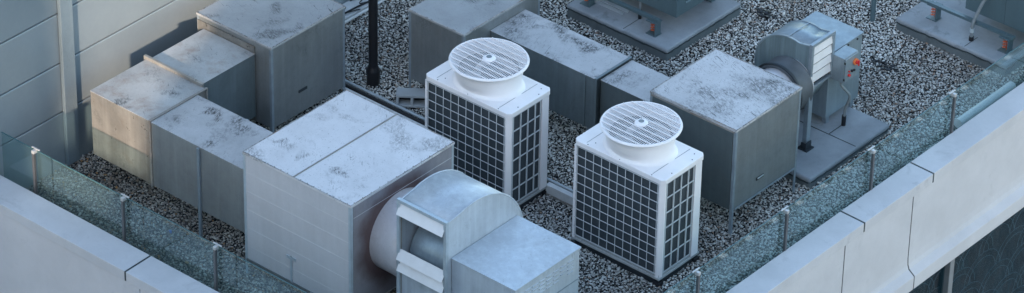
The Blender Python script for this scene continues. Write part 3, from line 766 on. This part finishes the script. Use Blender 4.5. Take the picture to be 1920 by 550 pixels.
tag(o, 'wavy grey flexible conduit dropping from the control box to the slab', 'conduit')
MB().cyl((2.62,3.15,.151),(2.62,3.15,.30),.03,n=14).build('boot', 'black', o)

# ------------------------------------------------------------------ concrete slabs
def slab(label, x0,x1,y0,y1,z, joints=(), loc=None):
    t = thing('concrete_slab', (x0,y0,0), label, 'slab')
    ds = .075
    # rounded-edge top layer over a recessed footing
    nx = max(2,int((x1-x0)/.12)); ny = max(2,int((y1-y0)/.12))
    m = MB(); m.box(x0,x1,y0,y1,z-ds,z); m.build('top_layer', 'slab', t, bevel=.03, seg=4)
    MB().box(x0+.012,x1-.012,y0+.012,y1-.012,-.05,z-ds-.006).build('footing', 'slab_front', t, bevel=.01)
    MB().box(x0+.03,x1-.03,y0+.03,y1-.03,z-ds-.01,z-ds+.01).build('seal_line', 'joint', t)
    rs = random.Random(int(x0*100)+5)
    def wob(p0, p1):
        n = 26; return [(p0[0]+(p1[0]-p0[0])*i/n+rs.uniform(-.004,.004), p0[1]+(p1[1]-p0[1])*i/n+rs.uniform(-.004,.004), z-ds+.006+rs.uniform(-.010,.014)) for i in range(n+1)]
    MB().tube(wob((x0+.03,y0-.001),(x1-.03,y0-.001)), .010, 6).build('tar_seal', 'joint', t)
    MB().tube(wob((x1+.001,y0+.03),(x1+.001,y1-.03)), .010, 6).build('tar_seal', 'joint', t)
    for (a,b,c,d) in joints: MB().box(a,b,c,d,z,z+.003).build('felt_joint', 'joint', t)
    return t
slab('cracked grey slab under the zinc fan, beside the glass railing', 1.45,3.06,1.84,3.58,.15, [(1.47,3.04,2.84,2.852),(2.60,2.612,2.86,3.12)])
# irregular dark tar stains on slab corner
slab('grey slab carrying the top centre unit, above the long patched duct', -1.95,-.19,3.0,4.63,.20, [(-.97,-.962,3.02,3.42)])
slab('grey slab carrying the top right unit, partly seen through the glass railing', 1.60,3.42,5.72,8.3,.20, [(2.72,2.728,5.74,6.05)])

# dark blotches of tar on slabs
def blotch(x, y, z, r, label, name='tar_stain', n=22, mat='black'):
    pts = []; ph = random.random()*9
    for i in range(n):
        a = 2*PI*i/n; rr = r*(.6+.35*math.sin(3*a+ph)+.25*random.random()); pts.append((x+rr*1.4*math.cos(a), y+rr*math.sin(a)))
    return MB().prism(pts, 2, z+.001, z+.004)

# ------------------------------------------------------------------ the two units at the top edge
def spring(parent, x, y, z0, z1, label=None):
    p = []
    for i in range(73):
        a = 2*PI*4*i/72; p.append((x+.028*math.cos(a), y+.028*math.sin(a), z0+.015+(z1-z0-.03)*i/72))
    MB().tube(p, .009, 6).build('spring_coil', 'orange', parent, smooth=True)
def isolator(t, x, y, z0, z1):
    fr = MB().box(x-.07,x+.10,y-.07,y+.07,z0,z0+.012).box(x-.07,x+.10,y-.07,y+.07,z1,z1+.015).box(x+.07,x+.085,y-.06,y+.06,z0+.012,z1)
    f = fr.build('spring_mount', 'body_teal', t, bevel=.002)
    spring(f, x, y, z0+.012, z1)
    MB().cyl((x+.02,y-.02,z1+.015),(x+.02,y-.02,z1+.06),.016,n=8).build('bolt', 'angle', f)
# top centre
t = thing('rooftop_unit', (-1,3.8,.2), 'grey green unit with slotted vents on orange springs, top centre', 'rooftop unit')
MB().box(-1.75,-.34,3.36,4.45,.47,1.7).build('cabinet', 'body_teal', t, bevel=.006)
MB().box(-1.9,-.50,3.16,3.22,.42,.46).build('base_rail', 'body_teal', t); MB().box(-1.9,-.50,4.4,4.46,.42,.46).build('base_rail', 'body_teal', t)
isolator(t, -.60, 3.20, .20, .40); isolator(t, -1.75, 3.20, .20, .40); isolator(t, -.60, 4.42, .20, .40)
m = MB()
for c in range(3):
    for k in range(12): 
        z = .62+.05*k; y = 3.55+.28*c; m.prism([(-.3395,z+.018),(-.326,z+.003),(-.3395,z)], 1, y, y+.2)
m.build('vent_louver', 'body_teal', t)
MB().cyl((-.97,3.38,.18),(-.97,3.38,.34),.024,n=14).build('cable_boot', 'black', t)
MB().cyl((-.97,3.38,.34),(-.97,3.38,.50),.018,n=12).build('cable', 'grey_conduit', t)
for y,x0,x1 in ((3.30,-1.75,-1.20),(3.39,-1.75,-1.18)):
    o = MB().box(x0,x1,y-.014,y+.014,.201,.208).box(x0,x1,y-.014,y-.010,.208,.235).box(x0,x1,y+.010,y+.014,.208,.235).build('steel_channel', 'angle_pale', None)
    tag(o, 'short galvanised channel lying on the top centre slab, %s of the pair' % ('nearer' if y<3.35 else 'farther'), 'channel', 'channels on the slab')
# top right
t = thing('rooftop_unit', (2.9,6.6,.2), 'grey green unit on orange springs in the top right corner, with a curved conduit', 'rooftop unit')
MB().box(2.42,3.75,6.15,7.4,.49,1.9).build('cabinet', 'body_teal', t, bevel=.006)
MB().box(3.05,3.052,6.147,6.15,.5,1.9).build('door_seam', 'dark_steel', t)
MB().box(1.4,3.32,5.98,6.04,.43,.47).build('base_rail', 'body_teal', t); MB().box(1.4,3.32,7.3,7.36,.43,.47).build('base_rail', 'body_teal', t)
isolator(t, 3.18, 6.02, .20, .41); isolator(t, 1.98, 6.06, .20, .41); isolator(t, 3.2, 7.3, .2, .41)
o = MB().tube(smooth_path([(2.70,5.93,.20),(2.70,5.93,.42),(2.71,5.95,.52),(2.76,6.02,.75),(2.84,6.1,1.0),(2.90,6.14,1.3),(2.92,6.14,1.8)]), .024, 12).build('cable_conduit', 'grey_conduit', None, smooth=True)
tag(o, 'thick curved grey conduit rising from the slab beside the top right unit', 'conduit')
MB().cyl((2.70,5.93,.20),(2.70,5.93,.26),.034,n=14).build('boot', 'black', o)
MB().cyl((2.70,5.93,.33),(2.70,5.93,.39),.032,n=14).build('coupling', 'angle_pale', o)

# ------------------------------------------------------------------ pipes, blocks and small things
o = MB().cyl((-2.74,-.04,-.03),(-2.74,-.04,.20),.088,n=28).cyl((-2.74,-.04,.20),(-2.74,-.04,.235),.096,n=28).cyl((-2.74,-.04,.235),(-2.74,-.04,.30),.088,.066,n=28).cyl((-2.74,-.04,.30),(-2.74,-.04,3.4),.062,n=28).build('vent_pipe', 'black', None, smooth=True)
tag(o, 'thick black upright vent pipe with collar, rising from gravel near the concrete block', 'pipe')
o = MB().cyl((1.23,5.72,-.02),(1.23,5.72,2.5),.035,n=16).build('steel_pole', 'body_teal', None, smooth=True)
tag(o, 'thin grey pole standing in gravel at the top edge behind the zinc fan', 'pole')
# cinder block
def cinder():
    c = Vector((-2.03,-.06,0)); a = math.radians(38)
    t = thing('cinder_block', c, 'grey hollow concrete block on the gravel next to the left condenser', 'concrete block')
    t.rotation_euler = (0,0,0)
    L, D, H = .42, .19, .19
    m = MB()
    m.box(-L/2,L/2,-D/2,D/2,.15,H).box(-L/2,L/2,-D/2,D/2,0,.035)
    for x0,x1 in ((-L/2,-L/2+.035),(-.02,.02),(L/2-.035,L/2)): m.box(x0,x1,-D/2,D/2,.035,.15)
    m.map(lambda v: (c.x+v[0]*math.cos(a)-v[1]*math.sin(a), c.y+v[0]*math.sin(a)+v[1]*math.cos(a), v[2]+.012))
    m.build('block', 'cmu', t, bevel=.006)
    m = MB().box(-L/2+.03,L/2-.03,D/2-.05,D/2-.03,.03,.155).map(lambda v: (c.x+v[0]*math.cos(a)-v[1]*math.sin(a), c.y+v[0]*math.sin(a)+v[1]*math.cos(a), v[2]+.012))
    m.build('hollow_back', 'dark_steel', t)
cinder()
# pipe run along the roof
def pipe_run(y, r, z, mat, label, x0=-4.2, x1=1.5, name='roof_pipe'):
    o = MB().cyl((x0,y,z),(x1,y,z),r,n=14).build(name, mat, None, smooth=True); tag(o, label, 'pipe', 'pipes running past the condensers')
pipe_run(-.30, .022, .07, 'angle_pale', 'pale thin pipe on the gravel behind the pale box, farthest of the bundle')
pipe_run(-.36, .028, .05, 'black', 'black insulated pipe lying in the middle of the pipe bundle')
pipe_run(-.44, .026, .06, 'white_trim', 'white pipe nearest the pale box in the pipe bundle', -4.2, .50)
o = MB().box(.62,1.5,-.50,-.42,.015,.15).build('trunking_cover', 'white_trim', None, bevel=.006); tag(o, 'white trunking cover on the gravel between the two condensers', 'trunking')
MB().box(.60,1.5,-.512,-.502,.0,.03).build('base_strip', 'rust_edge', o)
# pale tube behind the right glass
o = MB().cyl((3.73,4.16,.16),(3.73,5.40,.16),.07,n=20).build('plastic_tube', 'unit_white', None, smooth=True)
tag(o, 'pale plastic tube lying behind the glass railing at the far right', 'tube')
# tray with cables behind the far-left box
t = thing('cable_tray', (-4.1,1.2,0), 'pale flat tray with loose dark cables at the top edge beside the black vent pipe', 'cable tray')
MB().box(-4.36,-4.08,.2,3.4,.02,.06).build('tray', 'white_trim', t, bevel=.004)
MB().cyl((-3.98,.2,.09),(-3.98,3.4,.09),.020,n=10).build('rail_pipe', 'white_trim', t)
for k in range(6):
    y = .4+k*.42; pts = [(-4.33+.05*random.random(), y, .075), (-4.22, y+.1+.2*random.random(), .12), (-4.15, y+.3*random.random(), .10), (-4.07, y+.35, .08)]
    MB().tube(smooth_path(pts), .009, 6).build('cable', 'black', t)
MB().tube(smooth_path([(-4.12,.2,.075),(-4.14,1,.09),(-4.10,1.8,.075),(-4.13,3.3,.08)]), .014, 6).build('cable', 'black', t)
# litter and tar
random.seed(3)
m = blotch(-2.62,-4.62,.03,.04,'')
o = MB(); 
vs = []
for i in range(14): vs.append((-2.30+random.uniform(-.05,.05), -4.35+random.uniform(-.04,.04), .03+random.uniform(0,.05)))
for i in range(0,12,2): o.add([vs[i],vs[i+1],vs[i+2]], [(0,1,2)])
o = o.build('plastic_wrapper', 'blue_litter', None); tag(o, 'crumpled blue plastic wrapper on brown gravel behind the lower left glass', 'litter')

def debris(cx, cy, r, n, label):
    m = MB()
    for i in range(n):
        a = random.uniform(0,2*PI); d = r*math.sqrt(random.random()); x = cx+d*math.cos(a); y = cy+d*.55*math.sin(a); s = random.uniform(.015,.04)
        b = random.uniform(0,PI); z = .018+random.uniform(0,.02)
        p = [(x+s*math.cos(b+k)*random.uniform(.5,1.2), y+s*math.sin(b+k)*random.uniform(.5,1.2), z+random.uniform(-.006,.012)) for k in (0,1.6,3.1,4.7)]
        q = [(u,v,w-.012) for u,v,w in p]
        m.add(p+q, [(0,1,2,3),(7,6,5,4),(0,4,5,1),(1,5,6,2),(2,6,7,3),(3,7,4,0)])
    o = m.build('leaf_litter', 'black', None); tag(o, label, 'debris')
debris(2.05, 4.86, .20, 46, 'scattered black debris on open gravel between the zinc fan and the top right slab')
debris(.05, 4.85, .18, 40, 'dark clump of debris in gravel at the corner of the top centre slab')
debris(-1.42, 2.72, .13, 30, 'small dark clump on gravel beside the left end of the top centre slab')

# ------------------------------------------------------------------ unseen blocks added to shade the roof, leaving a gap for sun
SUN_EL = math.radians(10.5); dxy = Vector((.40,-.92)).normalized()      # horizontal direction towards the sun
side = Vector((-dxy.y, dxy.x))      # to the right when looking away from... perpendicular
side = Vector((.92,.40)).normalized()
def sun_block(s0, s1, d0, d1, z1, label):
    m = MB(); pts = [dxy*d0+side*s0, dxy*d0+side*s1, dxy*d1+side*s1, dxy*d1+side*s0]
    m.prism([(p.x,p.y) for p in pts], 2, -25, z1)
    o = m.build('sun_blocker', 'sun_block', None); tag(o, label, 'shading block')
sun_block(-4.3, 22, 19, 26, 9.5, 'unseen block added to keep the sun off most of the roof')
sun_block(-30, -5.6, 19, 26, 9.5, 'unseen block added to keep the sun off the near end of the clad wall')
sun_block(-5.6, -4.3, 19.5, 25, 3.6, 'unseen low building between the two office blocks across the street')
MB().add([(-300,-300,-25),(300,-300,-25),(300,300,-25),(-300,300,-25)],[(0,1,2,3)]).build('street_ground','street')['kind'] = 'structure'

# ------------------------------------------------------------------ world, sun, camera
w = bpy.data.worlds.new('World'); sc.world = w; w.use_nodes = True
nt = w.node_tree; bg = nt.nodes['Background']
sky = nt.nodes.new('ShaderNodeTexSky'); sky.sky_type = 'NISHITA'; sky.sun_disc = False
sky.sun_elevation = SUN_EL; sky.sun_rotation = math.atan2(dxy.x, dxy.y); sky.air_density = 1.0; sky.dust_density = 1.0; sky.ozone_density = 1.0
nt.links.new(sky.outputs[0], bg.inputs[0]); bg.inputs[1].default_value = .15
sd = bpy.data.lights.new('sun', 'SUN'); sd.energy = 2.0; sd.angle = math.radians(1.2); sd.color = (1,.80,.62)
so = bpy.data.objects.new('sun', sd); COL.objects.link(so)
tow = Vector((dxy.x*math.cos(SUN_EL), dxy.y*math.cos(SUN_EL), math.sin(SUN_EL)))
so.rotation_euler = tow.to_track_quat('Z','Y').to_euler()

cam = bpy.data.cameras.new('camera'); co = bpy.data.objects.new('camera', cam); COL.objects.link(co)
Rm = Matrix(((.76158922,.64781536,.01780779),(-.3676323,.4092428,.83508492),(.53369313,-.64253839,.54983276))).transposed()
co.matrix_world = Matrix.Translation((26.77128948,-32.66684881,28.0)) @ Rm.to_4x4()
cam.sensor_width = 36; cam.lens = 7377.47/1920*36; cam.clip_start = 1; cam.clip_end = 500
sc.camera = co
sc.view_settings.view_transform = 'Standard'; sc.view_settings.look = 'None'; sc.view_settings.gamma = 1; sc.view_settings.exposure = 2.25
sc.render.resolution_x = 1024; sc.render.resolution_y = 293
